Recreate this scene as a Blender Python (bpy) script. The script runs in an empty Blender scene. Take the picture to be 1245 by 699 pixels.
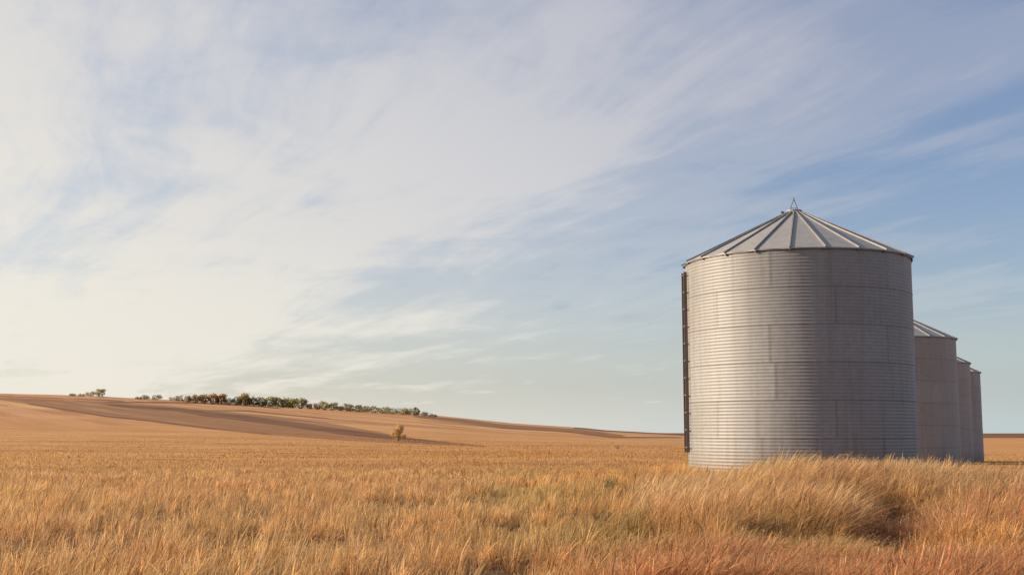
import bpy, math, random
import numpy as np
random.seed(7)
RNG = np.random.default_rng(11)
sc = bpy.context.scene
COL = sc.collection
R = math.radians

# ------------------------------------------------------------------ camera
F = 1450.0                       # focal length in pixels of a 1245 wide frame
CAMZ = 1.55
PITCH = math.atan((526 - 349.5) / F)
cam_d = bpy.data.cameras.new('camera')
cam = bpy.data.objects.new('camera', cam_d)
COL.objects.link(cam)
cam.location = (0, 0, CAMZ)
cam.rotation_euler = (R(90) + PITCH, 0, 0)
cam_d.sensor_width = 36
cam_d.lens = 36 * F / 1245
cam_d.clip_start = 0.1
cam_d.clip_end = 20000
sc.camera = cam

SUN_BEARING, SUN_ELEV = 276.0, 22.0


def ray(px, py):
    X = px - 622.5
    Z = 349.5 - py
    v = np.array([X, F * math.cos(PITCH) - Z * math.sin(PITCH), F * math.sin(PITCH) + Z * math.cos(PITCH)])
    return v / np.linalg.norm(v)


# ------------------------------------------------------------------ noise and terrain
def vnoise(x, y, seed=0):
    x = np.asarray(x, float); y = np.asarray(y, float)
    xi = np.floor(x).astype(np.int64); yi = np.floor(y).astype(np.int64)
    fx = x - xi; fy = y - yi
    fx = fx * fx * (3 - 2 * fx); fy = fy * fy * (3 - 2 * fy)

    def h(a, b):
        n = (a * 374761393 + b * 668265263 + seed * 974634777) & 0xffffffff
        n = ((n ^ (n >> 13)) * 1274126177) & 0xffffffff
        return ((n ^ (n >> 16)) & 0xffff) / 65535.0
    a = h(xi, yi); b = h(xi + 1, yi); c = h(xi, yi + 1); d = h(xi + 1, yi + 1)
    return (a * (1 - fx) + b * fx) * (1 - fy) + (c * (1 - fx) + d * fx) * fy


def fbm(x, y, seed=0, o=3):
    s = 0; a = 0.5; t = 0
    for i in range(o):
        s = s + a * vnoise(x * 2 ** i, y * 2 ** i, seed + i * 17)
        t += a; a *= 0.5
    return s / t


def sstep(a, b, x):
    t = np.clip((x - a) / (b - a), 0, 1)
    return t * t * (3 - 2 * t)


EX = [-1200, -300, 0, 60, 120, 150, 230, 300, 400, 510, 620, 705, 735, 830, 930]
EY = [50, 49, 47.5, 46, 44.5, 42.5, 38.5, 35, 29.5, 23, 12.0, 6.2, 4.2, 1.0, 0.0]
RIDGE = 700.0
# small rises and hollows of the grass bank near the camera: x, y, radius x, radius y, height
BUMPS = [(6.7, 22.2, 2.1, 2.5, .50), (10.8, 24.0, 2.8, 3.5, .26), (4.5, 21.8, 1.6, 2.2, .22),
         (4.5, 13.8, .9, 1.2, -.13), (4.7, 15.6, .50, 1.0, -.42), (5.25, 17.2, .46, 1.0, -.42), (5.9, 18.9, .36, .8, -.26), (4.3, 16.6, .7, 1.3, .20),
         (1.65, 15.2, .60, .9, -.34), (.75, 15.4, .6, .9, .16), (3.45, 15.6, .7, .7, -.22), (2.7, 16.0, .5, .8, .12),
         (-.27, 12.3, .45, .7, -.28), (-1.0, 12.8, .5, .7, .12),
         (-1.4, 24.6, 1.2, 1.5, -.24), (-2.8, 24.8, 1.3, 1.6, .16), (.1, 18.8, .8, .9, -.22), (-.8, 19.2, .8, .9, .14),
         (-5.2, 15.0, 1.1, .7, -.22), (-3.4, 16.4, 1.3, .7, -.20), (-4.6, 17.0, .9, 1.0, .10), (-5.4, 20.5, 1.6, 1.0, -.16),
         (-2.3, 20.6, 1.1, .9, -.14), (8.9, 14.4, .9, .9, .10), (9.3, 15.6, .4, .7, -.22), (1.6, 19.8, .7, .8, -.16),
         (.9, 21.0, .7, 1.0, .14)]


def terrain(x, y):
    x = np.asarray(x, float); y = np.asarray(y, float)
    r = np.sqrt(x * x + y * y) + 1e-6
    az = np.arctan2(x, y)
    c = np.clip(np.cos(az), 0.35, 1)
    pxl = 622.5 + F * np.tan(np.clip(az, -1.1, 1.1))
    E = np.interp(pxl, EX, EY)
    E = E * sstep(R(-115), R(-75), az)
    H = (E / F) * RIDGE * c + np.where(E > 0, CAMZ, CAMZ * 0.0) * np.clip(E / 6.0, 0, 1)
    s = (r - 110) / (RIDGE - 110)
    g = np.clip(s, 0, 1) ** 1.22
    g = np.where(r > RIDGE, 1 - 0.10 * np.clip((r - RIDGE) / 600, 0, 1), g)
    z = H * g
    # bank falls away gently beyond the bins, then levels out
    side = sstep(R(4), R(16), az)
    z = z - 0.72 * sstep(34, 98, y) * side * (1 - .4 * sstep(300, 1500, r))
    z = z + 0.35 * (fbm(x / 60 + 5, y / 60, 3) - .5) * sstep(60, 200, r)
    near = 1 - sstep(35, 60, r)
    z = z + near * (0.16 * (fbm(x / 2.6 + 31, y / 2.6 + 9, 5) - .5) + .07 * (fbm(x / .7, y / .7, 9) - .5))
    for bx, by, rx, ry, h in BUMPS:
        z = z + h * np.exp(-((x - bx) / rx) ** 2 - ((y - by) / ry) ** 2)
    return z


def ground_at(px, py, rmax=RIDGE):
    d = ray(px, py)
    t = np.exp(np.linspace(math.log(9), math.log(rmax / max(.2, math.hypot(d[0], d[1]))), 6000))
    zz = CAMZ + d[2] * t - terrain(d[0] * t, d[1] * t)
    k = np.argmax(zz < 0)
    if zz[k] >= 0:
        k = len(t) - 1
    return d[0] * t[k], d[1] * t[k]


# ------------------------------------------------------------------ helpers
def link(name, me, mat=None, parent=None):
    o = bpy.data.objects.new(name, me)
    COL.objects.link(o)
    if mat is not None:
        for m in (mat if isinstance(mat, (list, tuple)) else [mat]):
            me.materials.append(m)
    if parent is not None:
        o.parent = parent
    return o


def np_mesh(name, V, Q, cols=None, smooth=False, mats=None, fl=None):
    """V (n,3) float, Q (m,4) int quads"""
    me = bpy.data.meshes.new(name)
    me.vertices.add(len(V))
    me.vertices.foreach_set('co', np.ascontiguousarray(V, dtype=np.float32).ravel())
    k = Q.shape[1]
    me.loops.add(len(Q) * k)
    me.loops.foreach_set('vertex_index', np.ascontiguousarray(Q, dtype=np.int32).ravel())
    me.polygons.add(len(Q))
    me.polygons.foreach_set('loop_start', np.arange(0, len(Q) * k, k, dtype=np.int32))
    if mats is not None:
        me.polygons.foreach_set('material_index', np.ascontiguousarray(mats, dtype=np.int32))
    me.update(calc_edges=True)
    if smooth:
        me.polygons.foreach_set('use_smooth', np.ones(len(Q), dtype=bool))
    if cols is not None:
        a = me.attributes.new('tint', 'FLOAT_COLOR', 'POINT')
        c4 = np.ones((len(V), 4), dtype=np.float32)
        c4[:, :3] = cols
        a.data.foreach_set('color', c4.ravel())
    if fl is not None:
        for nm, arr, dom in fl:
            a = me.attributes.new(nm, 'FLOAT', dom)
            a.data.foreach_set('value', np.ascontiguousarray(arr, dtype=np.float32))
    me.validate()
    return me


class MB:
    """collects boxes and tubes, builds them as one mesh"""
    def __init__(s):
        s.v = []; s.f = []

    def box(s, c, sx, sy, sz, ax=None):
        ax = ax or ((1, 0, 0), (0, 1, 0), (0, 0, 1))
        n = len(s.v)
        A = [np.array(a, float) for a in ax]
        c = np.array(c, float)
        for k in (-.5, .5):
            for j in (-.5, .5):
                for i in (-.5, .5):
                    s.v.append(tuple(c + A[0] * i * sx + A[1] * j * sy + A[2] * k * sz))
        for q in ((0, 2, 3, 1), (4, 5, 7, 6), (0, 1, 5, 4), (2, 6, 7, 3), (0, 4, 6, 2), (1, 3, 7, 5)):
            s.f.append(tuple(n + i for i in q))

    def tube(s, pts, rad, seg=8):
        pts = [np.array(p, float) for p in pts]
        rads = rad if isinstance(rad, (list, tuple)) else [rad] * len(pts)
        n = len(s.v)
        for i, p in enumerate(pts):
            d = pts[min(i + 1, len(pts) - 1)] - pts[max(i - 1, 0)]
            d = d / np.linalg.norm(d)
            up = np.array([0, 0, 1.]) if abs(d[2]) < .9 else np.array([1., 0, 0])
            a = np.cross(d, up); a /= np.linalg.norm(a)
            b = np.cross(d, a)
            for k in range(seg):
                t = 2 * math.pi * k / seg
                s.v.append(tuple(p + rads[i] * (a * math.cos(t) + b * math.sin(t))))
        for i in range(len(pts) - 1):
            for k in range(seg):
                k2 = (k + 1) % seg
                s.f.append((n + i * seg + k, n + i * seg + k2, n + (i + 1) * seg + k2, n + (i + 1) * seg + k))
        s.f.append(tuple(n + k for k in range(seg)))
        s.f.append(tuple(n + (len(pts) - 1) * seg + seg - 1 - k for k in range(seg)))

    def build(s, name, mat, parent=None, smooth=False):
        me = bpy.data.meshes.new(name)
        me.from_pydata(s.v, [], s.f)
        me.update()
        if smooth:
            for p in me.polygons:
                p.use_smooth = True
        return link(name, me, mat, parent)


def tag(o, label=None, cat=None, group=None, kind=None):
    if label: o['label'] = label
    if cat: o['category'] = cat
    if group: o['group'] = group
    if kind: o['kind'] = kind
    return o


def new_mat(name):
    m = bpy.data.materials.new(name)
    m.use_nodes = True
    nt = m.node_tree
    nt.nodes.clear()
    return m, nt


class NT:
    def __init__(s, nt):
        s.nt = nt

    def n(s, typ, **kw):
        nd = s.nt.nodes.new(typ)
        ins = kw.pop('ins', {})
        for k, v in kw.items():
            setattr(nd, k, v)
        for k, v in ins.items():
            if hasattr(v, 'is_output') or hasattr(v, 'links'):
                s.nt.links.new(v, nd.inputs[k])
            else:
                nd.inputs[k].default_value = v
        return nd

    def mix(s, fac, a, b, blend='MIX'):
        nd = s.nt.nodes.new('ShaderNodeMix')
        nd.data_type = 'RGBA'; nd.blend_type = blend
        for k, v in ((0, fac), (6, a), (7, b)):
            if hasattr(v, 'links'):
                s.nt.links.new(v, nd.inputs[k])
            elif k == 0:
                nd.inputs[k].default_value = v
            else:
                nd.inputs[k].default_value = (*v, 1) if len(v) == 3 else v
        return nd.outputs[2]

    def math(s, op, a, b=None, c=None, clamp=False):
        nd = s.nt.nodes.new('ShaderNodeMath')
        nd.operation = op; nd.use_clamp = clamp
        for k, v in enumerate((a, b, c)):
            if v is None: continue
            if hasattr(v, 'links'):
                s.nt.links.new(v, nd.inputs[k])
            else:
                nd.inputs[k].default_value = v
        return nd.outputs[0]

    def ramp(s, fac, stops, interp='LINEAR'):
        nd = s.nt.nodes.new('ShaderNodeValToRGB')
        cr = nd.color_ramp
        cr.interpolation = interp
        while len(cr.elements) < len(stops):
            cr.elements.new(0.5)
        for e, (p, c) in zip(cr.elements, stops):
            e.position = p
            e.color = (*c, 1) if not isinstance(c, (int, float)) else (c, c, c, 1)
        s.nt.links.new(fac, nd.inputs[0])
        return nd.outputs[0]

    def noise(s, vec, scale, detail=4, rough=.55, **kw):
        nd = s.n('ShaderNodeTexNoise', ins={'Vector': vec, 'Scale': scale, 'Detail': detail, 'Roughness': rough})
        for k, v in kw.items():
            nd.inputs[k].default_value = v
        return nd.outputs[0]

    def mapping(s, vec, loc=(0, 0, 0), rot=(0, 0, 0), scale=(1, 1, 1)):
        return s.n('ShaderNodeMapping', ins={'Vector': vec, 'Location': loc, 'Rotation': rot, 'Scale': scale}).outputs[0]


# ------------------------------------------------------------------ materials
def ground_material():
    m, nt = new_mat('dry field')
    T = NT(nt)
    geo = T.n('ShaderNodeNewGeometry').outputs['Position']
    till = T.n('ShaderNodeAttribute', attribute_name='tilled').outputs['Fac']
    hill = T.n('ShaderNodeAttribute', attribute_name='hillside').outputs['Fac']
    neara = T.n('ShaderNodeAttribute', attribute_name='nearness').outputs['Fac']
    rowdir = T.mapping(geo, rot=(0, 0, R(-118)))
    rows = T.noise(T.mapping(rowdir, scale=(.006, .16, .1)), 1.0, 6, .65)
    rows2 = T.noise(T.mapping(geo, rot=(0, 0, R(-6)), scale=(.03, .16, .3)), 1.0, 5, .6)
    big = T.noise(geo, .012, 4, .5)
    med = T.noise(geo, .35, 5, .6)
    fine = T.noise(geo, 9.0, 5, .7)
    c = T.ramp(rows2, [(.30, (.43, .20, .07)), (.5, (.60, .32, .12)), (.72, (.74, .46, .19))])
    c = T.mix(T.ramp(med, [(.35, 0), (.7, .45)]), c, (.42, .20, .085))
    c = T.mix(T.ramp(big, [(.4, 0), (.65, .5)]), c, (.50, .235, .09))
    c = T.mix(T.ramp(fine, [(.45, 0), (.62, .55)]), c, (.30, .15, .065))
    # hillside above the tilled strip: paler, pinker stubble in fine rows
    hc = T.ramp(rows, [(.38, (.34, .165, .07)), (.5, (.58, .325, .145)), (.65, (.68, .41, .20))])
    hc = T.mix(T.ramp(big, [(.42, 0), (.6, .5)]), hc, (.40, .17, .085))
    c = T.mix(hill, c, hc)
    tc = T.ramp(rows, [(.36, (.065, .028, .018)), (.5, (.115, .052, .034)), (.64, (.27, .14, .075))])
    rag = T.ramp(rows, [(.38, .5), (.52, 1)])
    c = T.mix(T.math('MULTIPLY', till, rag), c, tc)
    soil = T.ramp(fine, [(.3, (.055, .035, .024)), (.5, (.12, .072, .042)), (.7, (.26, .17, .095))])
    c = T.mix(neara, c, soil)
    bs = T.n('ShaderNodeBsdfPrincipled', ins={'Base Color': c, 'Roughness': .95, 'Specular IOR Level': .1})
    bmp = T.n('ShaderNodeBump', ins={'Height': fine, 'Strength': .5, 'Distance': .05})
    nt.links.new(bmp.outputs[0], bs.inputs['Normal'])
    out = T.n('ShaderNodeOutputMaterial')
    nt.links.new(bs.outputs[0], out.inputs[0])
    return m


def grass_material(name, trans=.45):
    m, nt = new_mat(name)
    T = NT(nt)
    col = T.n('ShaderNodeAttribute', attribute_name='tint').outputs['Color']
    d = T.n('ShaderNodeBsdfPrincipled', ins={'Base Color': col, 'Roughness': .6, 'Specular IOR Level': .25})
    t = T.n('ShaderNodeBsdfTranslucent', ins={'Color': col})
    mx = T.n('ShaderNodeMixShader', ins={0: trans, 1: d.outputs[0], 2: t.outputs[0]})
    out = T.n('ShaderNodeOutputMaterial')
    nt.links.new(mx.outputs[0], out.inputs[0])
    return m


def steel_material(name, base, rough=.42, metal=.8, sheet=True, stain=.5):
    m, nt = new_mat(name)
    T = NT(nt)
    oc = T.n('ShaderNodeTexCoord').outputs['Object']
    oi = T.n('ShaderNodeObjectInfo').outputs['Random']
    mott = T.noise(oc, 7.0, 5, .65)
    run = T.noise(T.mapping(oc, scale=(5.5, 5.5, .22)), 1.0, 5, .6)
    blotch = T.noise(T.mapping(oc, scale=(.8, .8, .5)), 1.0, 3, .5)
    c = T.ramp(mott, [(.3, tuple(b * .88 for b in base)), (.7, tuple(min(1, b * 1.10) for b in base))])
    c = T.mix(T.ramp(run, [(.48, 0), (.70, stain)]), c, tuple(b * w for b, w in zip(base, (.68, .62, .56))))
    c = T.mix(T.ramp(blotch, [(.45, 0), (.7, .3)]), c, (base[0] * .8, base[1] * .8, base[2] * .82))
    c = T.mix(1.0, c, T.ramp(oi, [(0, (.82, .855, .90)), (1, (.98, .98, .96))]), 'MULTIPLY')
    hgt = T.n('ShaderNodeSeparateXYZ', ins={0: oc}).outputs[2]
    splash = T.math('MULTIPLY', T.ramp(T.math('DIVIDE', T.math('ADD', hgt, T.math('MULTIPLY', run, -.9)), 3.0), [(0, 1), (.28, 0)]), .55 if sheet else 0.0)
    c = T.mix(splash, c, (.20, .145, .095))
    rst = T.noise(T.mapping(oc, loc=(4, 7, 0), scale=(9, 9, .35)), 1.0, 4, .6)
    c = T.mix(T.ramp(rst, [(.66, 0), (.76, .5)]), c, (.23, .13, .08))
    r_ = T.math('MULTIPLY_ADD', mott, .22, rough - .11)
    if sheet:
        a = T.n('ShaderNodeAttribute', attribute_name='sheet_tone').outputs['Fac']
        c = T.mix(1.0, c, T.ramp(a, [(0, (.70, .67, .64)), (1, (1, 1, 1))]), 'MULTIPLY')
    bs = T.n('ShaderNodeBsdfPrincipled', ins={'Base Color': c, 'Metallic': metal, 'Roughness': r_})
    bmp = T.n('ShaderNodeBump', ins={'Height': T.noise(oc, 2.2, 3, .5), 'Strength': .25, 'Distance': .02})
    nt.links.new(bmp.outputs[0], bs.inputs['Normal'])
    out = T.n('ShaderNodeOutputMaterial')
    nt.links.new(bs.outputs[0], out.inputs[0])
    return m


def foliage_material(name, a, b):
    m, nt = new_mat(name)
    T = NT(nt)
    oc = T.n('ShaderNodeTexCoord').outputs['Object']
    c = T.ramp(T.noise(oc, .9, 3, .6), [(.35, a), (.65, b)])
    d = T.n('ShaderNodeBsdfPrincipled', ins={'Base Color': c, 'Roughness': .8, 'Specular IOR Level': .05})
    t = T.n('ShaderNodeBsdfTranslucent', ins={'Color': c})
    mx = T.n('ShaderNodeMixShader', ins={0: .5, 1: d.outputs[0], 2: t.outputs[0]})
    nt.links.new(mx.outputs[0], T.n('ShaderNodeOutputMaterial').inputs[0])
    return m


M_GROUND = ground_material()
M_GRASS = grass_material('dry grass blades')
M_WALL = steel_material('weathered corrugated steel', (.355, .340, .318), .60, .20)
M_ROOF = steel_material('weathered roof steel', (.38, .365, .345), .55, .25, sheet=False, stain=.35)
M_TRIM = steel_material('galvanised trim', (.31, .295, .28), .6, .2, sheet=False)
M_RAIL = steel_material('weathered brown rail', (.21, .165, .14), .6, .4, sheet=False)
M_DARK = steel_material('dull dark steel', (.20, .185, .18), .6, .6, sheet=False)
M_BARK, _nt = new_mat('bark')
_T = NT(_nt)
_c = _T.ramp(_T.noise(_T.n('ShaderNodeTexCoord').outputs['Object'], 6), [(.3, (.07, .05, .04)), (.7, (.16, .11, .08))])
_nt.links.new(_T.n('ShaderNodeBsdfPrincipled', ins={'Base Color': _c, 'Roughness': .9}).outputs[0],
              _T.n('ShaderNodeOutputMaterial').inputs[0])
FOL = {
    'green': foliage_material('dark green leaves', (.30, .27, .12), (.46, .39, .16)),
    'olive': foliage_material('olive leaves', (.28, .25, .13), (.42, .36, .17)),
    'yellow': foliage_material('yellow autumn leaves', (.38, .27, .11), (.55, .41, .17)),
    'orange': foliage_material('orange autumn leaves', (.42, .22, .09), (.56, .33, .14)),
    'grey': foliage_material('grey twigs', (.34, .27, .17), (.46, .37, .23)),
    'rust': foliage_material('rust brown leaves', (.62, .42, .19), (.74, .54, .26)),
}

# ------------------------------------------------------------------ ground sheet
def in_poly(x, y, poly):
    P = np.array(poly)
    ins = np.zeros(x.shape, bool)
    n = len(P)
    for i in range(n):
        x1, y1 = P[i]; x2, y2 = P[(i + 1) % n]
        if y1 == y2: continue
        c = ((y1 > y) != (y2 > y)) & (x < (x2 - x1) * (y - y1) / (y2 - y1) + x1)
        ins ^= c
    return ins


def dens(pl, n=6):
    out = []
    for (a, b), (c, d) in zip(pl[:-1], pl[1:]):
        for k in range(n):
            out.append((a + (c - a) * k / n, b + (d - b) * k / n))
    out.append(pl[-1])
    return out


def field_patch(top, bottom):
    """outline of a field strip read off the photograph, laid on the hillside"""
    return [ground_at(*p) for p in dens(top)] + [ground_at(*p) for p in dens(bottom)][::-1]


TRACKS = [field_patch([(-80, 546), (120, 547.5), (300, 549), (420, 552)], [(-80, 548), (120, 549), (300, 550.2), (420, 552.8)]),
          field_patch([(430, 546), (560, 549.5)], [(430, 547.2), (560, 550.2)]),
          field_patch([(610, 562), (760, 564)], [(610, 564), (760, 565.5)]),
          field_patch([(150, 557), (260, 558.5)], [(150, 559), (260, 560)]),
          field_patch([(-80, 536), (200, 536.5), (460, 543)], [(-80, 536.8), (200, 537.4), (460, 543.8)]),
          field_patch([(600, 541), (820, 541.5)], [(600, 541.8), (820, 542.4)])]
STRIPS = [
    (field_patch([(-60, 482), (60, 485), (130, 488), (200, 493), (260, 499), (330, 505), (400, 514), (450, 523), (500, 532), (590, 541.5)],
                 [(-60, 484), (0, 486), (30, 489), (80, 499), (130, 507), (180, 512), (250, 521), (330, 529), (400, 534), (450, 537), (520, 540.5), (590, 543)]), .62),
    (field_patch([(130, 491), (215, 496), (250, 500), (300, 505), (360, 513), (430, 523), (520, 535), (590, 541.8)],
                 [(130, 493), (215, 500), (250, 506), (300, 512), (360, 520), (430, 530), (520, 539), (590, 543)]), 1.0),
    (field_patch([(10, 486.5), (80, 497), (130, 505), (180, 510.5), (250, 519), (330, 527)],
                 [(10, 487.5), (80, 499), (130, 507), (180, 512), (250, 521), (330, 529)]), .95),
    (field_patch([(200, 498), (300, 498.5), (400, 508)], [(200, 499), (300, 500.3), (400, 509.5)]), .8),
    (field_patch([(128, 488.0), (230, 488.5), (300, 492), (340, 496)], [(128, 489.5), (230, 490.3), (300, 493.8), (340, 496.8)]), 1.0),
    (field_patch([(505, 505), (560, 509), (607, 515.2), (660, 519), (704, 522), (732, 525.3), (760, 529)],
                 [(505, 507.5), (560, 514), (607, 520.5), (660, 523), (704, 527), (745, 531.5), (760, 532.5)]), .75),
    (field_patch([(607, 519), (687, 523.5), (745, 530.5), (828, 531)], [(607, 520.5), (687, 525), (745, 532.5), (828, 532.5)]), .9),
    (field_patch([(0, 481), (150, 486.5)], [(0, 482), (150, 488)]), .8),
]


def build_ground():
    a1 = np.arange(-180, -34, 3.0)
    a2 = np.arange(-34, 34, .1)
    a3 = np.arange(34, 180.01, 3.0)
    az = np.radians(np.concatenate([a1, a2, a3]))
    r = np.concatenate([[0.0, 2.0, 5.0], np.exp(np.linspace(math.log(8), math.log(150), 230)),
                        np.exp(np.linspace(math.log(150), math.log(760), 240))[1:],
                        np.exp(np.linspace(math.log(760), math.log(9000), 40))[1:]])
    A, Rr = np.meshgrid(az, r)
    X = Rr * np.sin(A); Y = Rr * np.cos(A)
    Z = terrain(X, Y)
    Z = Z - np.clip(Rr - 2500, 0, None) * .0002
    nr, na = X.shape
    V = np.stack([X.ravel(), Y.ravel(), Z.ravel()], 1)
    i = np.arange(nr - 1)[:, None] * na + np.arange(na - 1)[None, :]
    Q = np.stack([i, i + 1, i + na + 1, i + na], -1).reshape(-1, 4)[:, ::-1]
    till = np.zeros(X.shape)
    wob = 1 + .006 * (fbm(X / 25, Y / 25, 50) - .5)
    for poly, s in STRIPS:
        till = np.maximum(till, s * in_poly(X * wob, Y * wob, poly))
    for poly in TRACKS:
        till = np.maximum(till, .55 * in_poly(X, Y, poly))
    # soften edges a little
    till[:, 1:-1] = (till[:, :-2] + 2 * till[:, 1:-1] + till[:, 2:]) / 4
    # horizon fields past the bins: a darker fallow strip
    azd = np.degrees(A)
    till = np.maximum(till, 1.0 * ((Rr > 560) & (azd > 3)))
    hill = sstep(150, 330, Rr + 60 * (fbm(X / 80, Y / 80, 8) - .5)) * sstep(12, 3, azd) * .9
    upper = ground_at(400, 531)
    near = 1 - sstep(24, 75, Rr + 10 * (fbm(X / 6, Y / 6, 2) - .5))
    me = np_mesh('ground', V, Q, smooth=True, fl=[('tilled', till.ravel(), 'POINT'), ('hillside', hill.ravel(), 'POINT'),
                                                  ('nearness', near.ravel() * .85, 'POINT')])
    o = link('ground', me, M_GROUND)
    tag(o, kind='structure', label='wide dry farm field rising to a low hill with dark tilled strips', cat='ground')


build_ground()


# ------------------------------------------------------------------ grass
def blades(x, y, h, w, lean, lang, col_root, col_tip, plume, seg=4, name='grass', label='', zoff=0.0, droop=.25, spikes=0):
    """every blade a bent tapering strip, plume = width of the seed head"""
    n = len(x)
    z = terrain(x, y) - .02 + zoff
    ts = np.linspace(0, 1, seg + 1)
    lx = np.sin(lang) * lean; ly = np.cos(lang) * lean
    fa = RNG.uniform(0, math.pi, n)
    coarse = RNG.uniform(0, 1, n) < .17
    w = np.where(coarse, w * 2.3, w)
    vb = RNG.uniform(.62, 1.22, n)[:, None] * np.where(coarse, 1.15, 1.0)[:, None]
    dark = (RNG.uniform(0, 1, n) < .16)[:, None]
    vb = np.where(dark, vb * .5, vb)
    col_root = col_root * vb; col_tip = col_tip * vb
    # bias the faces a little toward being seen broadside
    wx = np.cos(fa); wy = np.sin(fa) * .6
    V = np.zeros((n, seg + 1, 2, 3), np.float32)
    C = np.zeros((n, seg + 1, 2, 3), np.float32)
    jit = RNG.uniform(-.03, .03, (n, 2))
    for k, t in enumerate(ts):
        b = t ** 1.6
        cx = x + h * (lx * b + jit[:, 0] * math.sin(t * 5))
        cy = y + h * (ly * b + jit[:, 1] * math.sin(t * 4))
        cz = z + h * (t - droop * lean * b * t)
        wd = w * (1 - .55 * t)
        if k == seg:
            wd = w * .12 + plume * .15
        if k in (seg - 1, ) or (seg > 4 and k == seg - 2):
            wd = np.maximum(wd, plume)
        V[:, k, 0] = np.stack([cx - wx * wd / 2, cy - wy * wd / 2, cz], 1)
        V[:, k, 1] = np.stack([cx + wx * wd / 2, cy + wy * wd / 2, cz + .0], 1)
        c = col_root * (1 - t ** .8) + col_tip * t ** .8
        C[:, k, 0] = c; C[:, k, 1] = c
    if spikes:
        hi = np.where(plume > .008)[0]
        SV = []; SC = []
        for q in range(spikes):
            t = RNG.uniform(.58, 1.0, len(hi))
            b = t ** 1.6
            px = x[hi] + h[hi] * lx[hi] * b; py = y[hi] + h[hi] * ly[hi] * b
            pz = z[hi] + h[hi] * (t - droop * lean[hi] * b * t)
            ln = RNG.uniform(.012, .034, len(hi)) * (1.35 - t * .6)
            a = RNG.uniform(0, 2 * math.pi, len(hi)); up = RNG.uniform(-.2, .9, len(hi))
            dx = np.sin(a) * ln + .35 * ln; dy = np.cos(a) * ln; dzz = up * ln
            ww = RNG.uniform(.0025, .0055, len(hi))
            SV.append(np.stack([np.stack([px - ww, py, pz], 1), np.stack([px + ww, py, pz], 1),
                                np.stack([px + dx + ww * .6, py + dy, pz + dzz], 1), np.stack([px + dx - ww * .6, py + dy, pz + dzz], 1)], 1))
            cc_ = (col_tip[hi] * .45 + PALE * .6) * RNG.uniform(.75, 1.25, len(hi))[:, None]
            SC.append(np.repeat(cc_[:, None, :], 4, 1))
        SV = np.concatenate(SV).reshape(-1, 3); SC = np.concatenate(SC).reshape(-1, 3)
    base = (np.arange(n) * (seg + 1) * 2)[:, None]
    kk = np.arange(seg)[None, :] * 2
    a = base + kk
    Q = np.stack([a, a + 1, a + 3, a + 2], -1).reshape(-1, 4)
    V = V.reshape(-1, 3); C = C.reshape(-1, 3)
    if spikes:
        Q = np.concatenate([Q, len(V) + np.arange(len(SV)).reshape(-1, 4)])
        V = np.concatenate([V, SV]); C = np.concatenate([C, SC])
    return np_mesh(name, V, Q, cols=C)


def scatter(n, rmin, rmax, azmin, azmax, power=1.0):
    az = RNG.uniform(R(azmin), R(azmax), n)
    u = RNG.uniform(0, 1, n)
    r = (rmin ** (2 * power) + u * (rmax ** (2 * power) - rmin ** (2 * power))) ** (1 / (2 * power))
    return r * np.sin(az), r * np.cos(az)


def tall_zone(x, y):
    """1 where the long wind-bent grass of the bank grows"""
    edge = 1.2 + .20 * (y - 14) + 1.2 * (fbm(x / 3, y / 3, 21) - .5)
    t = sstep(-.9, 1.3, x - edge)
    far = 29 + 3 * (fbm(x / 4, y / 4, 27) - .5)
    return t * (1 - sstep(-2.5, 1.5, y - far))


BINS = [(9.27, 38.6, -.02), (20.05, 64.0, -.60), (28.4, 84.0, -.72), (33.0, 94.0, -.86)]
BR = 3.58


def outside_bins(x, y):
    ok = np.ones(x.shape, bool)
    for bx, by, bz in BINS:
        ok &= (x - bx) ** 2 + (y - by) ** 2 > (BR + .05) ** 2
    return ok


GOLD = np.array([.84, .50, .155]); PALE = np.array([.82, .60, .33]); RED = np.array([.64, .215, .085])
BROWN = np.array([.36, .175, .075]); OLIVE = np.array([.52, .41, .095]); ORANGE = np.array([.78, .385, .115])


def lerp(a, b, t):
    return a + (b - a) * (np.asarray(t)[:, None] if np.ndim(t) else t)


def grass_colour(x, y, tall):
    n1 = fbm(x / 2.3, y / 2.3, 41); n2 = fbm(x / 1.1 + 9, y / 1.1, 43); n3 = fbm(x / 5, y / 5, 47)
    u = RNG.uniform(0, 1, len(x))
    c = lerp(np.tile(GOLD, (len(x), 1)), np.tile(ORANGE, (len(x), 1)), sstep(.4, .7, n1))
    redness = sstep(.42, .62, n2) * (.22 + .5 * tall) + tall * sstep(22, 15.5, y) * .75 * sstep(.2, .5, fbm(x / 1.7 + 3, y / 1.7, 55))
    c = lerp(c, np.tile(RED, (len(x), 1)), np.clip(redness, 0, .85))
    c = lerp(c, np.tile(OLIVE, (len(x), 1)), sstep(.55, .7, n3) * .6 * (1 - sstep(3, 6, x)) * sstep(-2, 0, x))
    c = lerp(c, np.tile(OLIVE, (len(x), 1)), .75 * np.exp(-((x - 1.5) / 1.1) ** 2 - ((y - 16.8) / 2.6) ** 2) * sstep(.3, .5, n2))
    c = lerp(c, np.tile(PALE, (len(x), 1)), np.clip((u > .86) * .6 + .22 * (1 - sstep(-3, 3, x)), 0, 1))
    c = lerp(c, np.tile(BROWN, (len(x), 1)), (u < .22) * .6)
    return c * 1.06


def holes(x, y):
    """thin growth in the hollows of the bank"""
    k = np.ones(x.shape)
    for bx, by, rx, ry, h in BUMPS:
        if h < 0:
            k *= 1 - min(.97, -h * 3.6) * np.exp(-((x - bx) / (rx * .9)) ** 2 - ((y - by) / (ry * .9)) ** 2)
    return k


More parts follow.
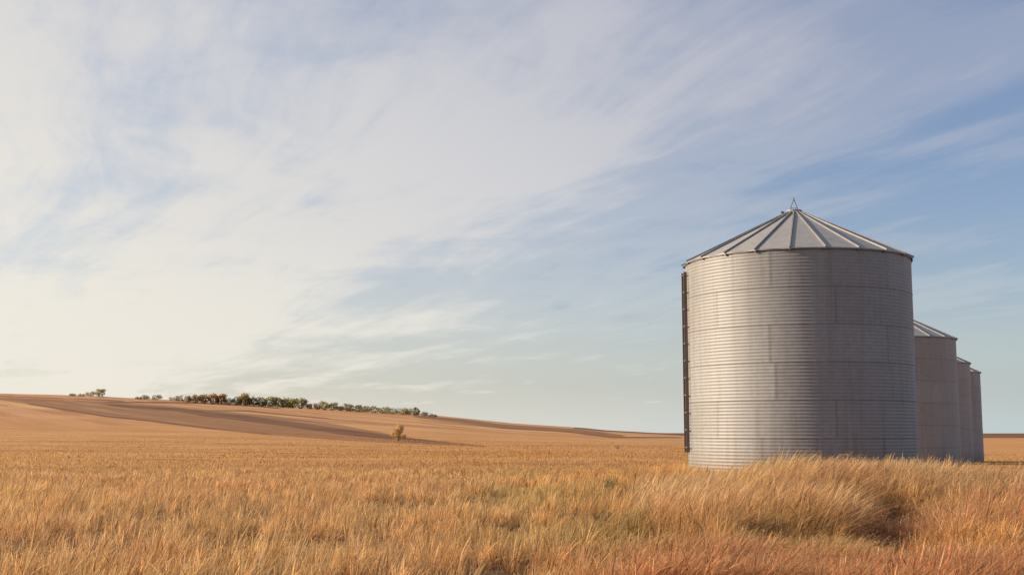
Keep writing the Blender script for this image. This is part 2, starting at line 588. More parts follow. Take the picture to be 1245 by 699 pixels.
def tufts(x, y, count, spread):
    """repeat each tuft centre into its blades; returns blade roots, tuft index and outward direction"""
    idx = np.repeat(np.arange(len(x)), count)
    a = RNG.uniform(0, 2 * math.pi, len(idx)); rr = np.abs(RNG.normal(0, 1, len(idx)))
    sp = np.repeat(spread, count) if np.ndim(spread) else spread
    return x[idx] + np.sin(a) * rr * sp, y[idx] + np.cos(a) * rr * sp, idx, a, rr


def vec_angle(wl, wa, ol, oa):
    ax = wl * np.sin(wa) + ol * np.sin(oa); ay = wl * np.cos(wa) + ol * np.cos(oa)
    return np.hypot(ax, ay), np.arctan2(ax, ay)


def build_tall_grass():
    tx, ty = scatter(24000, 11.2, 33, -4, 30)
    t = tall_zone(tx, ty)
    keep = (RNG.uniform(0, 1, len(tx)) < t * holes(tx, ty)) & outside_bins(tx, ty)
    tx, ty = tx[keep], ty[keep]
    nt_ = len(tx)
    th = (.40 + .44 * fbm(tx / 1.6, ty / 1.6, 71)) * (.74 + .26 * sstep(13, 18, ty)) * RNG.uniform(.62, 1.18, nt_) * (1 - .28 * sstep(24, 30, ty)) * (.3 + .7 * holes(tx, ty))
    tl = RNG.normal(.60, .25, nt_).clip(.08, 1.3) * (.7 + .6 * fbm(tx / 1.3, ty / 1.3, 73))
    tb = RNG.uniform(.55, 1.25, nt_)
    x, y, idx, oa, rr = tufts(tx, ty, RNG.integers(16, 44, nt_), .050)
    n = len(x)
    t = tall_zone(x, y)
    h = th[idx] * RNG.uniform(.55, 1.12, n)
    lean, lang = vec_angle(tl[idx], R(90) + RNG.normal(0, .25, n) + RNG.normal(0, .45, nt_)[idx] + .9 * (fbm(x / 2, y / 2, 75) - .5), .27 * rr, oa)
    lang = lang + RNG.normal(0, .35, n)
    stray = RNG.uniform(0, 1, n)
    lang = np.where(stray < .10, RNG.uniform(0, 6.28, n), lang)
    lean = np.where(stray > .88, lean * .35, lean)
    lean = np.where((stray > .10) & (stray < .18), lean * 1.7, lean)
    c = grass_colour(x, y, t)
    tc = grass_colour(tx, ty, np.ones(nt_))
    c = (.45 * c + .55 * tc[idx]) * tb[idx][:, None]
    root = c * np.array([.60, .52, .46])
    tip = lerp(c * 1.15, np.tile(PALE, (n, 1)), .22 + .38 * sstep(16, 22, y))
    head = RNG.uniform(0, 1, n) < .42
    plume = np.where(head, RNG.uniform(.0085, .014, n), .003)
    w = RNG.uniform(.003, .0075, n) * (1 + .4 * (y - 14) / 12)
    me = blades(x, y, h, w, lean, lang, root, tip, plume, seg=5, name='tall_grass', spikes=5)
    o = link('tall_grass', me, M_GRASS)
    tag(o, 'long golden and russet grass bent by the wind on the bank before the bins', 'tall grass', kind='stuff')
    print('tall', n)


def build_field_grass():
    tx, ty = scatter(30000, 11.2, 48, -31, 30, .72)
    t = tall_zone(tx, ty)
    patch = .22 + .78 * sstep(.32, .52, fbm(tx / 2.0 + 7, ty / 1.6, 83))
    keep = (RNG.uniform(0, 1, len(tx)) < (1 - .85 * t) * patch * holes(tx, ty)) & outside_bins(tx, ty)
    tx, ty = tx[keep], ty[keep]
    ra = RNG.uniform(R(150), R(270), 420); rq = BR + RNG.uniform(.12, 1.3, 420)
    tx = np.concatenate([tx, BINS[0][0] + np.sin(ra) * rq]); ty = np.concatenate([ty, BINS[0][1] + np.cos(ra) * rq])
    nt_ = len(tx)
    th = (.16 + .42 * fbm(tx / 1.5 + 4, ty / 1.5, 85) ** 1.3) * RNG.uniform(.5, 1.35, nt_)
    th *= (1 - .45 * sstep(24, 46, ty)) * (.4 + .6 * holes(tx, ty))
    bx, by, bz = BINS[0]
    dbin = np.hypot(tx - bx, ty - by) - BR
    th = np.where((dbin < 2.2) & (dbin > 0), .50 * RNG.uniform(.6, 1.3, nt_), th)
    tb = RNG.uniform(.55, 1.25, nt_)
    cnt = (RNG.integers(12, 30, nt_) * (1 - .35 * sstep(24, 40, ty))).astype(int)
    x, y, idx, oa, rr = tufts(tx, ty, cnt, .05 + .05 * sstep(20, 44, ty))
    n = len(x)
    h = th[idx] * RNG.uniform(.5, 1.15, n)
    lean, lang = vec_angle(np.full(n, .20), R(80) + RNG.normal(0, .6, n), .20 * rr + .05, oa)
    lean = lean + np.where(RNG.uniform(0, 1, n) < .1, RNG.uniform(.3, .9, n), 0)
    c = grass_colour(x, y, np.zeros(n))
    tc = grass_colour(tx, ty, np.zeros(nt_))
    c = (.45 * c + .55 * tc[idx]) * tb[idx][:, None] * 1.12
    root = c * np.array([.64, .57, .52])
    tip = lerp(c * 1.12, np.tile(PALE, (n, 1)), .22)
    head = RNG.uniform(0, 1, n) < .28
    plume = np.where(head, RNG.uniform(.0085, .013, n), .003)
    w = RNG.uniform(.004, .009, n) * (1 + 1.3 * sstep(14, 46, y))
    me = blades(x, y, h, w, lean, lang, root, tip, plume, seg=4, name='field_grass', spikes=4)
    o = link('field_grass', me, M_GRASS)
    tag(o, 'rough short straw coloured grass and stalks over the near field', 'field grass', kind='stuff')
    print('field', n)


def build_wisps():
    """airy pale seed heads standing clear of the bank near the bin"""
    tx = np.concatenate([RNG.uniform(2.0, 5.0, 220), RNG.uniform(4.0, 9.6, 330)]); ty = np.concatenate([RNG.uniform(17, 22.5, 220), RNG.uniform(20.5, 25.5, 330)])
    nt_ = len(tx)
    x, y, idx, oa, rr = tufts(tx, ty, RNG.integers(5, 13, nt_), .05)
    n = len(x)
    h = (RNG.uniform(.66, .98, nt_)[idx] - .22 * (tx[idx] > 5.2)) * RNG.uniform(.7, 1.08, n)
    lean, lang = vec_angle(RNG.normal(.5, .15, nt_).clip(.1, 1)[idx], R(90) + RNG.normal(0, .3, n), .16 * rr, oa)
    c = lerp(np.tile(PALE, (n, 1)), np.tile(GOLD, (n, 1)), RNG.uniform(0, .6, n))
    me = blades(x, y, h, np.full(n, .0045), lean, lang, c * .75, c * 1.08, RNG.uniform(.009, .014, n), seg=6, name='seed_heads', spikes=12)
    o = link('seed_heads', me, M_GRASS)
    tag(o, 'airy pale seed heads rising above the bank against the steel wall', 'seed heads', kind='stuff')


def build_litter():
    x, y = scatter(50000, 11.2, 30, -31, 30, .8)
    keep = RNG.uniform(0, 1, len(x)) < (.3 + .7 * sstep(.45, .65, fbm(x / 1.4, y / 1.4, 91)))
    x, y = x[keep], y[keep]
    n = len(x)
    h = RNG.uniform(.12, .45, n)
    lean = RNG.uniform(1.2, 2.4, n)
    lang = RNG.uniform(0, 6.28, n)
    c = lerp(np.tile(PALE, (n, 1)), np.tile(GOLD, (n, 1)), RNG.uniform(0, 1, n))
    c = lerp(c, np.tile(np.array([.5, .42, .36]), (n, 1)), RNG.uniform(0, .6, n))
    me = blades(x, y, h * .6, RNG.uniform(.005, .011, n), lean, lang, c * .8, c, np.full(n, .004), seg=4, name='straw_litter', zoff=.06, droop=.42)
    o = link('straw_litter', me, M_GRASS)
    tag(o, 'pale broken straw lying flat between the standing tufts', 'straw', kind='stuff')


def build_stubble():
    x, y = scatter(300000, 40, 190, -31, 31, .55)
    rn = fbm(x / 9, y / 2.2, 95)
    keep = (RNG.uniform(0, 1, len(x)) < (.25 + .75 * sstep(.34, .58, rn)) * (1 - sstep(110, 188, np.hypot(x, y) + 30 * (fbm(x / 20, y / 20, 99) - .5)))) & outside_bins(x, y)
    x, y = x[keep], y[keep]
    trk = np.zeros(len(x), bool)
    for poly in TRACKS:
        trk |= in_poly(x, y, poly)
    k2 = ~trk | (RNG.uniform(0, 1, len(x)) < .15)
    x, y = x[k2], y[k2]
    n = len(x)
    r = np.hypot(x, y)
    h = RNG.uniform(.06, .17, n) * (1 - .3 * sstep(60, 190, r))
    w = .010 + .00020 * r * RNG.uniform(.6, 1.3, n)
    lean = np.abs(RNG.normal(.25, .2, n)) + .05
    lang = R(80) + RNG.normal(0, 1.0, n)
    u = RNG.uniform(0, 1, n)
    c = lerp(np.tile(np.array([.78, .47, .165]), (n, 1)), np.tile(np.array([.70, .37, .12]), (n, 1)), sstep(.4, .65, fbm(x / 14, y / 5, 97)))
    c = lerp(c, np.tile(np.array([.70, .46, .23]), (n, 1)), (u > .8) * .7)
    c = lerp(c, np.tile(BROWN, (n, 1)), (u < .15) * .6) * RNG.uniform(.85, 1.1, n)[:, None]
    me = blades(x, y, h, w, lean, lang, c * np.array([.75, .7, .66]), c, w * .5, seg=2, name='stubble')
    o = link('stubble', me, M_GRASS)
    tag(o, 'orange gold stubble in rough rows across the middle field', 'stubble', kind='stuff')
    print('stubble', n)


build_tall_grass()
build_field_grass()
build_litter()
build_wisps()
build_stubble()

# ------------------------------------------------------------------ grain bins
WALL_H = 7.02
PITCHC = 1.118 / 11.0          # eleven corrugations per sheet
NSHEET = 6


def wall_mesh():
    nseg = 288
    # z samples: 8 per corrugation, measured down from the eave
    ncor = int(round(WALL_H / PITCHC))
    zs = np.arange(0, ncor * 8 + 1) * PITCHC / 8
    zs = zs[zs <= WALL_H + 1e-6]
    zz = WALL_H - zs
    ring = np.floor(zs / 1.118).astype(int)
    inring = (zs % 1.118)
    corr = .0044 * np.cos(2 * np.pi * zs / PITCHC)
    lap = np.where(inring < .045, .006, 0) + np.where(inring > 1.118 - .03, .0, 0)
    th = np.arange(nseg) * 2 * np.pi / nseg
    per = nseg // NSHEET
    TH, ZI = np.meshgrid(th, np.arange(len(zs)))
    k = np.arange(nseg)
    shift = np.array([0, 24, 1, -1, 25, 5, 24, 0])
    off = shift[np.minimum(ring, 7)][:, None] - 2
    ph = (k[None, :] + off) % per
    seam = np.where(ph == 0, .007, 0.0)
    rr = BR + corr[:, None] + lap[:, None] + seam
    X = rr * np.cos(TH); Y = rr * np.sin(TH); Z = np.repeat(zz[:, None], nseg, 1)
    V = np.stack([X.ravel(), Y.ravel(), Z.ravel()], 1)
    nz = len(zs)
    i = np.arange(nz - 1)[:, None] * nseg
    kk = np.arange(nseg)[None, :]; k2 = (kk + 1) % nseg
    Q = np.stack([i + kk, i + nseg + kk, i + nseg + k2, i + k2], -1).reshape(-1, 4)
    # each sheet its own age
    sh_rng = np.random.default_rng(3)
    tone = sh_rng.uniform(.72, 1, (20, NSHEET + 1))
    fr = ring[:-1][:, None] + 0 * kk
    fs = ((kk + off[:-1]) // per) % NSHEET
    t = tone[fr, fs]
    fph = (kk + off[:-1]) % per
    t = np.where(fph == 0, t * .35, t)
    t = np.where((inring[:-1][:, None] < .03), t * .25, t)
    return np_mesh('wall', V, Q, smooth=True, fl=[('sheet_tone', t.ravel(), 'FACE')])


NR = 22
RIB0 = R(7.06)
ROOF_R = BR + .075
CAP_R = .29
RANG = 26.2
SL = math.tan(R(RANG))
ROOF_H = (ROOF_R - CAP_R) * SL


def roof_mesh():
    """folded panels: flat triangles between raised ribs, with a thickness at the eave"""
    V = []; Fc = []
    rings = [(ROOF_R, 0.0), (ROOF_R * .66 + CAP_R * .34, ROOF_H * .34), (CAP_R * .8, ROOF_H + CAP_R * .2 * SL)]
    for (r, h) in rings:
        for k in range(NR):
            a = 2 * math.pi * k / NR + RIB0
            V.append((r * math.cos(a), r * math.sin(a), WALL_H + .02 + h))
    n = NR
    for j in range(2):
        for k in range(n):
            k2 = (k + 1) % n
            Fc.append((j * n + k, j * n + k2, (j + 1) * n + k2, (j + 1) * n + k))
    # eave lip turned down
    b = len(V)
    for k in range(n):
        a = 2 * math.pi * k / n + RIB0
        V.append((ROOF_R * math.cos(a), ROOF_R * math.sin(a), WALL_H - .015))
    for k in range(n):
        k2 = (k + 1) % n
        Fc.append((k, b + k, b + k2, k2))
    me = bpy.data.meshes.new('roof')
    me.from_pydata(V, [], Fc)
    me.update()
    return me


def build_bin():
    root = bpy.data.objects.new('grain_bin', None)
    COL.objects.link(root)
    wall = link('wall', wall_mesh(), M_WALL, root)
    # eave angle ring closing wall to roof
    mb = MB()
    n = 96
    for rr, z0, z1 in ((BR + .016, WALL_H - .05, WALL_H + .02),):
        s = len(mb.v)
        for k in range(n):
            a = 2 * math.pi * k / n
            mb.v.append((rr * math.cos(a), rr * math.sin(a), z0))
            mb.v.append((rr * math.cos(a), rr * math.sin(a), z1))
            mb.v.append(((ROOF_R - .02) * math.cos(a), (ROOF_R - .02) * math.sin(a), z1 - .012))
        for k in range(n):
            i = s + 3 * k; j = s + 3 * ((k + 1) % n)
            mb.f.append((i, j, j + 1, i + 1)); mb.f.append((i + 1, j + 1, j + 2, i + 2))
    mb.build('eave_ring', M_DARK, root)
    roof = link('roof', roof_mesh(), M_ROOF, root)
    for k in range(NR):
        a = 2 * math.pi * k / NR + RIB0
        ca, sa = math.cos(a), math.sin(a)
        m = MB()
        cs = math.cos(R(RANG)); sn = math.sin(R(RANG))
        L = (ROOF_R - CAP_R) / cs + .04
        rm = (ROOF_R + CAP_R) / 2 + .01
        ax = ((-cs * ca, -cs * sa, sn), (-sa, ca, 0), (sn * ca, sn * sa, cs))
        c = (rm * ca + ax[2][0] * .022, rm * sa + ax[2][1] * .022, WALL_H + .02 + ROOF_H / 2 + ax[2][2] * .022)
        m.box(c, L, .034, .046, ax)
        m.build('roof_rib', M_TRIM, root)
        m = MB()
        m.box(((BR + .045) * ca, (BR + .045) * sa, WALL_H - .03), .05, .05, .055, ((ca, sa, 0), (-sa, ca, 0), (0, 0, 1)))
        m.build('eave_clip', M_DARK, root)
    # peak collar, cap lid
    m = MB()
    zt = WALL_H + .02 + ROOF_H
    prof = [(CAP_R + .05, -.03), (CAP_R + .03, .03), (CAP_R - .02, .06), (CAP_R - .06, .10)]
    seg = 32
    for r, h in prof:
        for k in range(seg):
            a = 2 * math.pi * k / seg
            m.v.append((r * math.cos(a), r * math.sin(a), zt + h))
    for j in range(len(prof) - 1):
        for k in range(seg):
            k2 = (k + 1) % seg
            m.f.append((j * seg + k, j * seg + k2, (j + 1) * seg + k2, (j + 1) * seg + k))
    m.build('peak_collar', M_TRIM, root, True)
    m = MB()
    prof = [(CAP_R - .03, .08), (CAP_R - .03, .11), (CAP_R * .5, .14), (.02, .16)]
    for r, h in prof:
        for k in range(seg):
            a = 2 * math.pi * k / seg
            m.v.append((r * math.cos(a), r * math.sin(a), zt + h))
    for j in range(len(prof) - 1):
        for k in range(seg):
            k2 = (k + 1) % seg
            m.f.append((j * seg + k, j * seg + k2, (j + 1) * seg + k2, (j + 1) * seg + k))
    m.f.append(tuple(3 * seg + k for k in range(seg)))
    lid = m.build('lid', M_ROOF, root)
    m = MB()
    ca, sa = math.cos(R(77 + 90)), math.sin(R(77 + 90))     # the frame stands square to the ladder side
    for q in (-.11, .11):
        m.tube([(q * ca, q * sa, zt + .08), (q * ca, q * sa, zt + .20), (0, 0, zt + .50)], .013, 6)
    m.tube([(-.11 * ca, -.11 * sa, zt + .195), (.11 * ca, .11 * sa, zt + .195)], .010, 6)
    m.tube([(0, 0, zt + .44), (0, 0, zt + .54)], .022, 6)
    m.build('lifting_frame', M_DARK, root)
    m = MB()
    m.tube([(CAP_R, 0, zt + .0), (CAP_R + .08, 0, zt + .04)], .014, 6)
    m.box((CAP_R + .10, 0, zt + .05), .09, .05, .06)
    m.build('latch', M_DARK, root)
    # ladder
    lad = bpy.data.objects.new('ladder', None)
    COL.objects.link(lad); lad.parent = root
    zb, zt2 = .95, WALL_H - .28
    for s in (-1, 1):
        m = MB()
        m.box((BR + .085, s * .20, (zb + zt2) / 2), .10, .012, zt2 - zb)
        m.box((BR + .139, s * .190, (zb + zt2) / 2), .008, .032, zt2 - zb)
        m.build('rail', M_RAIL, lad)
    nr = int((zt2 - zb) / .555)
    for i in range(nr + 1):
        z = zb + .16 + i * .555
        if z > zt2: break
        m = MB()
        m.tube([(BR + .10, -.235, z), (BR + .10, .235, z)], .021, 8)
        m.build('rung', M_TRIM, lad)
    return root


proto = build_bin()
tag(proto, 'largest and nearest round corrugated steel grain bin, with a ladder up its left side', 'grain bin')


def copy_tree(o, parent=None):
    c = o.copy()
    COL.objects.link(c)
    c.parent = parent
    for ch in [k for k in bpy.data.objects if k.parent == o]:
        copy_tree(ch, c)
    return c


LAB = [None,
       'steel grain bin just behind the nearest one, part of its grey roof showing',
       'third steel grain bin in the row, between the one behind the nearest and the farthest',
       'farthest grain bin, the narrow sliver at the right end of the row']
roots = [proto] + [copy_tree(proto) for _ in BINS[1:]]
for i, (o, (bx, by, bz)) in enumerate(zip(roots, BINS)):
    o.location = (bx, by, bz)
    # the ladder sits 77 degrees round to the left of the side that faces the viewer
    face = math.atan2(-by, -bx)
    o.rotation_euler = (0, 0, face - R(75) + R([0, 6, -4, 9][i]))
    o['group'] = 'row of round steel grain bins'
    if LAB[i]:
        o['label'] = LAB[i]
# concrete pads
M_CONC, _nt = new_mat('old concrete')
_T = NT(_nt)
_c = _T.ramp(_T.noise(_T.n('ShaderNodeTexCoord').outputs['Object'], 5), [(.3, (.25, .23, .20)), (.7, (.38, .35, .31))])
_nt.links.new(_T.n('ShaderNodeBsdfPrincipled', ins={'Base Color': _c, 'Roughness': .9}).outputs[0],
              _T.n('ShaderNodeOutputMaterial').inputs[0])


# ------------------------------------------------------------------ trees
def leaf_crown(rng, lobes, n, size):
    """leaf sized faces spread through a set of lobes (cx,cy,cz,rx,ry,rz)"""
    L = np.array(lobes)
    vol = (L[:, 3] * L[:, 4] * L[:, 5]) ** .8
    idx = rng.choice(len(L), n, p=vol / vol.sum())
    d = rng.normal(size=(n, 3)); d /= np.linalg.norm(d, axis=1)[:, None]
    rad = rng.uniform(.25, 1.0, n) ** .5
    P = L[idx, :3] + d * rad[:, None] * L[idx, 3:6] * rng.uniform(.85, 1.12, (n, 1))
    a = rng.normal(size=(n, 3)); a /= np.linalg.norm(a, axis=1)[:, None]
    b = np.cross(a, rng.normal(size=(n, 3))); b /= np.linalg.norm(b, axis=1)[:, None]
    s = size * rng.uniform(.5, 1.2, n)[:, None]
    V = np.stack([P - a * s - b * s * .6, P + a * s - b * s * .4, P + a * s * .8 + b * s * .6, P - a * s * .7 + b * s * .5], 1)
    Q = np.arange(n * 4).reshape(-1, 4)
    return np_mesh('crown', V.reshape(-1, 3), Q)


def tree(name, label, cat, px, py_base, hpx, wpx, kind, group=None, n=420, rmax=RIDGE - 4, shift=0.0, bare=False, lobes_in=None):
    x, y = ground_at(px, py_base, rmax)
    r = math.hypot(x, y)
    if shift:
        x *= (r + shift) / r; y *= (r + shift) / r; r += shift
    z = float(terrain(x, y)) - .1
    k = r * math.cos(math.atan2(x, y)) / F
    h = hpx * k; w = wpx * k
    rng = np.random.default_rng(int(px * 13 + 5))
    root = bpy.data.objects.new(name, None)
    COL.objects.link(root); root.location = (x, y, z)
    tag(root, label, cat, group)
    lobes = []
    if lobes_in:
        lobes = [(a * w, b_ * w, c_ * h, d_ * w, e_ * w, f_ * h) for a, b_, c_, d_, e_, f_ in lobes_in]
    elif w / h < 1.7:
        w *= 1.3
        lobes = [(0, 0, h * .46, w * .40, w * .40, h * .46)]
        for i in range(8):
            a = rng.uniform(0, 6.28); zz_ = rng.uniform(.15, .86)
            rr = w * .36 * math.sqrt(max(.05, 1 - ((zz_ - .3) / .75) ** 2))
            lobes.append((math.cos(a) * rr, math.sin(a) * rr, h * zz_, w * rng.uniform(.13, .24), w * .18, h * rng.uniform(.12, .22)))
    else:
        nl = max(5, int(3 + w / h * 3))
        for i in range(nl):
            fx = (i + .5) / nl - .5
            hh = h * rng.uniform(.66, 1.0) * (1 - .35 * abs(fx * 2) ** 2)
            rx = w / nl * rng.uniform(.9, 1.25)
            lobes.append((fx * w * .9, rng.uniform(-.25, .25) * w * .5, hh * .52, rx, max(rx, h * .28), hh * .48))
    cr = leaf_crown(rng, lobes, n, h * (.06 if not bare else .030))
    link('crown', cr, FOL[kind], root)
    m = MB()
    tw = h * .028
    m.tube([(0, 0, -.1), (.02 * h, 0, h * .3), (-.01 * h, .01 * h, h * .62)], [tw, tw * .75, tw * .35], 7)
    for i in range(7 if bare else 4):
        a = rng.uniform(0, 6.28); z0 = h * rng.uniform(.18, .5)
        ln = w * rng.uniform(.25, .48)
        m.tube([(0, 0, z0), (math.cos(a) * ln * .5, math.sin(a) * ln * .5, z0 + h * .16), (math.cos(a) * ln, math.sin(a) * ln, z0 + h * rng.uniform(.25, .42))],
               [tw * .5, tw * .3, tw * .12], 5)
    m.build('trunk', M_BARK, root)
    return root


G = 'trees along the top of the hill'
# px, height px, width px, colour, label
TREES = [
    (88, 4.5, 9, 'grey', 'small grey bush at the far left end of the trees on the hill'),
    (99, 4, 10, 'grey', 'low grey bush between the far left bush and the round tree on the hill'),
    (110, 6, 10, 'grey', 'low grey tree just left of the tall round tree on the hill'),
    (121, 9.5, 13, 'olive', 'tall round tree standing up from the grass at the left of the hill top'),
    (168, 4, 8, 'olive', 'low flat bush right of the wide gap in the trees'),
    (176, 6, 12, 'olive', 'flat topped olive bush first after the wide gap in the trees'),
    (190, 7, 11, 'olive', 'rounded olive tree alone beside the flat topped bush'),
    (210, 5, 9, 'yellow', 'small tan bush on the open hill top, left of a taller tan one'),
    (218, 7, 9, 'olive', 'tan green bush, taller of the two small ones before the orange trees'),
    (228, 7, 9, 'grey', 'thin grey brown tree left of the orange trees'),
    (238, 8, 10, 'yellow', 'yellow brown tree touching the left side of the orange trees'),
    (249, 10, 12, 'orange', 'first orange autumn tree from the left on the hill top'),
    (259, 11, 12, 'orange', 'tallest orange autumn tree in the middle of its cluster'),
    (269, 10.5, 12, 'orange', 'right hand orange autumn tree of the cluster'),
    (279, 6, 10, 'grey', 'low dark bush in the dip right of the orange trees'),
    (288, 9, 10, 'olive', 'olive tree left of the pointed yellow one'),
    (298, 14, 12, 'yellow', 'pointed yellow tree rising highest above the row'),
    (308, 10, 12, 'yellow', 'yellow green tree where the dark clump begins'),
    (318, 9.5, 12, 'olive', 'olive tree at the left end of the dark green clump'),
    (328, 11, 13, 'green', 'first dark green tree of the dense clump, touching the olive one'),
    (338, 10, 12, 'green', 'second dark green tree from the left in the dense clump'),
    (347, 11, 12, 'green', 'dark green tree in the middle of the dense clump'),
    (356, 10.5, 12, 'green', 'second dark green tree from the right in the dense clump'),
    (366, 11, 13, 'green', 'last dark green tree at the right end of the dense clump'),
    (376, 5, 7, 'orange', 'tiny orange bush in the gap after the dense dark clump'),
    (386, 6, 9, 'yellow', 'small tan bush left of the rounded dark pair'),
    (395, 8.5, 12, 'green', 'left tree of the rounded dark pair right of the gap'),
    (405, 8, 12, 'green', 'right tree of the rounded dark pair right of the gap'),
    (415, 5, 8, 'yellow', 'small pale bush just right of the rounded dark pair'),
    (424, 8, 11, 'olive', 'grey green tree standing between two low pale bushes'),
    (434, 6.5, 11, 'olive', 'olive bush that begins the long low hedge'),
    (445, 6.5, 13, 'green', 'dark bush near the left end of the long low hedge'),
    (456, 6, 13, 'olive', 'low olive bush left of the middle of the long low hedge'),
    (467, 6.5, 13, 'green', 'dark bush in the middle of the long low hedge'),
    (478, 5.5, 13, 'olive', 'low olive bush right of the middle of the long low hedge'),
    (489, 6, 13, 'green', 'dark bush near the right end of the long low hedge'),
    (497, 5.5, 10, 'grey', 'brownish bush next to last in the long low hedge'),
    (506, 7.5, 8, 'green', 'upright dark bush ending the hedge at its right'),
    (516, 3.5, 9, 'grey', 'very low grey scrub beyond the right end of the hedge'),
    (526, 3, 11, 'grey', 'faint strip of scrub farthest right on the ridge'),
]
ridge_px = lambda px: 526 - float(np.interp(px, EX, EY))
for px, hp, wp, kd, lab in TREES:
    off = 2.2 if px > 225 else .8
    tree('ridge_tree', lab, 'tree', px, ridge_px(px) + off, hp * 1.12 + (off if px > 225 else 0), wp, kd, G, n=700)
tree('field_tree', 'lone rust coloured small tree at the edge of the dark strip on the slope', 'tree', 484, 536.5, 23, 21, 'rust', n=1500, bare=True,
     lobes_in=[(.06, 0, .64, .24, .24, .34), (.16, .1, .78, .16, .16, .2), (-.06, -.1, .5, .2, .2, .22), (-.33, 0, .42, .15, .15, .16), (.34, .05, .28, .14, .14, .14), (.0, 0, .25, .22, .2, .14)])
tree('bare_bush', 'faint bare pinkish bush in the stubble left of the nearest bin', 'bush', 751, 547, 14, 15, 'rust', n=200, bare=True)


# ------------------------------------------------------------------ weeds among the grass
def weed(name, label, px, py, h, nst, col, dx=.25, leaf=.05, nl=14):
    x, y = ground_at(px, py)
    z = float(terrain(x, y))
    rng = np.random.default_rng(int(px + py))
    root = bpy.data.objects.new(name, None); COL.objects.link(root)
    root.location = (x, y, z)
    tag(root, label, 'weed')
    m = MB(); P = []
    for i in range(nst):
        a = rng.uniform(0, 6.28); hh = h * rng.uniform(.7, 1.05)
        bx = dx * hh + math.cos(a) * .28 * hh; by = math.sin(a) * .28 * hh
        pts = [(math.cos(a) * .03, math.sin(a) * .03, 0), (bx * .35, by * .35, hh * .5), (bx, by, hh)]
        m.tube(pts, [.006, .0045, .002], 5)
        for t in rng.uniform(.3, 1, nl):
            P.append((bx * t ** 1.3 + rng.normal() * .03, by * t ** 1.3 + rng.normal() * .03, hh * t))
    m.build('stem', M_BARK if col == 'grey' else FOL['olive'], root)
    P = np.array(P); n = len(P)
    a = rng.normal(size=(n, 3)); a /= np.linalg.norm(a, axis=1)[:, None]
    b = np.cross(a, rng.normal(size=(n, 3))); b /= np.linalg.norm(b, axis=1)[:, None]
    s = leaf * rng.uniform(.5, 1.2, n)[:, None]
    V = np.stack([P, P + a * s + b * s * .3, P + a * 2 * s, P + a * s - b * s * .3], 1)
    link('leaves', np_mesh('leaves', V.reshape(-1, 3), np.arange(n * 4).reshape(-1, 4)), FOL[col], root)


weed('leafy_weed', 'olive green leafy weed in the pale grass left of the nearest bin', 738, 607, .52, 16, 'olive', leaf=.045)
weed('leafy_weed', 'yellow green weed low down in front of the dark hollow, left of the bank', 772, 652, .42, 14, 'olive', leaf=.035)

# ------------------------------------------------------------------ light
world = bpy.data.worlds.new('World')
sc.world = world
world.use_nodes = True
wt = world.node_tree
wt.nodes.clear()
T = NT(wt)
sky = T.n('ShaderNodeTexSky', sky_type='NISHITA', sun_disc=False, sun_elevation=R(SUN_ELEV), sun_rotation=R(SUN_BEARING))
sky.air_density = 1.0; sky.dust_density = 1.6; sky.ozone_density = 1.0
d = T.n('ShaderNodeTexCoord').outputs['Generated']
sep = T.n('ShaderNodeSeparateXYZ', ins={0: d})
dz = T.math('MAXIMUM', sep.outputs[2], 0.0)
zz = T.math('ADD', dz, .06)
b = R(-26)
pu = T.math('DIVIDE', T.math('ADD', T.math('MULTIPLY', sep.outputs[0], math.sin(b)), T.math('MULTIPLY', sep.outputs[1], math.cos(b))), zz)
pv = T.math('DIVIDE', T.math('ADD', T.math('MULTIPLY', sep.outputs[0], math.cos(b)), T.math('MULTIPLY', sep.outputs[1], -math.sin(b))), zz)
puv = T.n('ShaderNodeCombineXYZ', ins={0: pu, 1: pv, 2: 0.0}).outputs[0]
warp = T.n('ShaderNodeTexNoise', ins={'Vector': T.mapping(puv, scale=(.45, .8, 1)), 'Scale': 1.0, 'Detail': 3.0})
wv = T.n('ShaderNodeVectorMath', operation='SUBTRACT', ins={0: warp.outputs['Color'], 1: (.5, .5, .5)}).outputs[0]
wv = T.n('ShaderNodeVectorMath', operation='MULTIPLY', ins={0: wv, 1: (1.2, .7, 0)}).outputs[0]
q = T.n('ShaderNodeVectorMath', operation='ADD', ins={0: puv, 1: wv}).outputs[0]
qs = T.n('ShaderNodeSeparateXYZ', ins={0: q})
prof = T.ramp(T.math('DIVIDE', T.math('ADD', qs.outputs[1], 2.0), 12.0),
              [(0, .5), ((.1 + 2) / 12, .68), ((.42 + 2) / 12, .52), ((.75 + 2) / 12, .68), ((1.3 + 2) / 12, .90), ((1.75 + 2) / 12, .78),
               ((2.3 + 2) / 12, .48), ((2.75 + 2) / 12, .58), ((3.3 + 2) / 12, .48), ((4.2 + 2) / 12, .60), ((6 + 2) / 12, .55), (1, .6)], 'B_SPLINE')
n1 = T.noise(T.mapping(q, scale=(.50, 2.0, 1)), 1.0, 7, .52)
n2 = T.noise(T.mapping(q, loc=(3, 1, 0), scale=(.9, .9, 1)), 1.0, 6, .6)
n3 = T.noise(T.mapping(q, loc=(7, 2, 0), scale=(1.4, 7.0, 1)), 1.0, 5, .6)
soft = T.ramp(dz, [(0, .35), (.05, .65), (.20, 1)])
n12 = T.math('ADD', T.math('MULTIPLY', T.math('SUBTRACT', n1, .5), 1.05), T.math('MULTIPLY', T.math('SUBTRACT', n3, .5), .6))
cov = T.math('ADD', prof, T.math('MULTIPLY', n12, soft))
cov = T.math('ADD', cov, T.math('MULTIPLY', T.math('SUBTRACT', n2, .5), 1.05))
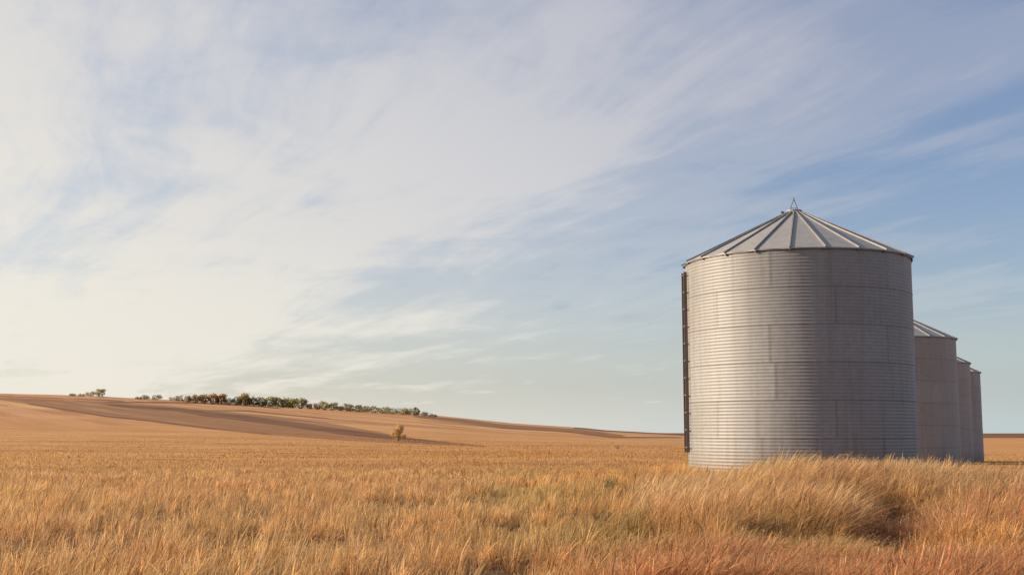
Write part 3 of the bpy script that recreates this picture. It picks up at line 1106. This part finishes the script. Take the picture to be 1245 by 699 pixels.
# more cloud toward the left of the view
lft = T.math('MULTIPLY', sep.outputs[0], -.65)
cov = T.math('ADD', cov, lft)
cov = T.ramp(cov, [(.10, .10), (.50, .48), (.95, .94)], 'EASE')
front = T.n('ShaderNodeMapRange', interpolation_type='SMOOTHSTEP', ins={0: sep.outputs[1], 1: -.35, 2: .45, 3: .18, 4: 1.0}).outputs[0]  # unseen sky behind the camera: cloud thinned there to deepen the shaded sides
cov = T.math('MULTIPLY', cov, front)
horiz = T.ramp(dz, [(0, .95), (.05, .60), (.14, .18), (.26, 0)], 'EASE')
cov = T.math('MAXIMUM', cov, T.math('MULTIPLY', T.math('MULTIPLY', horiz, .85), T.math('MAXIMUM', front, .5)))
# cloud is brighter and creamier toward the sun on the left and low down, greyer lavender above
sd = T.n('ShaderNodeVectorMath', operation='DOT_PRODUCT', ins={0: d, 1: (math.sin(R(SUN_BEARING)), math.cos(R(SUN_BEARING)), .1)}).outputs['Value']
el = T.ramp(dz, [(0, 1.0), (.12, .80), (.40, 0)])
warmth = T.math('ADD', T.math('MULTIPLY', sd, .75), T.math('MULTIPLY', el, .45), clamp=True)
cc = T.ramp(warmth, [(0, (.36, .37, .44)), (.35, (.515, .51, .52)), (.75, (.68, .64, .565)), (1, (.74, .685, .565))])
hz = T.ramp(T.math('ADD', T.math('MULTIPLY', sd, .5), .5), [(.3, (.43, .545, .565)), (.62, (.67, .64, .56))])
cc = T.mix(T.math('MULTIPLY', T.ramp(dz, [(0, 1), (.07, .7), (.16, 0)]), .8), cc, hz)
bg1 = T.n('ShaderNodeBackground', ins={'Color': T.mix(1.0, sky.outputs[0], (.84, .90, 1.06), 'MULTIPLY'), 'Strength': .10})
bg2 = T.n('ShaderNodeBackground', ins={'Color': cc, 'Strength': 1.0})
mx = T.n('ShaderNodeMixShader', ins={0: cov, 1: bg1.outputs[0], 2: bg2.outputs[0]})
wt.links.new(mx.outputs[0], T.n('ShaderNodeOutputWorld').inputs[0])

sun_d = bpy.data.lights.new('sun', 'SUN')
sun_d.energy = 5.0
sun_d.angle = R(.6)
sun_d.color = (1.0, .82, .62)
sun = bpy.data.objects.new('sun', sun_d)
COL.objects.link(sun)
sb, se = R(SUN_BEARING), R(SUN_ELEV)
from mathutils import Vector
to_sun = Vector((math.sin(sb) * math.cos(se), math.cos(sb) * math.cos(se), math.sin(se)))
sun.rotation_euler = to_sun.to_track_quat('Z', 'Y').to_euler()

sc.view_settings.view_transform = 'Standard'
sc.view_settings.look = 'None'
sc.view_settings.exposure = 0.38
sc.view_settings.gamma = 1
sc.view_settings.use_curve_mapping = False
sc.cycles.max_bounces = 6
sc.cycles.transparent_max_bounces = 4
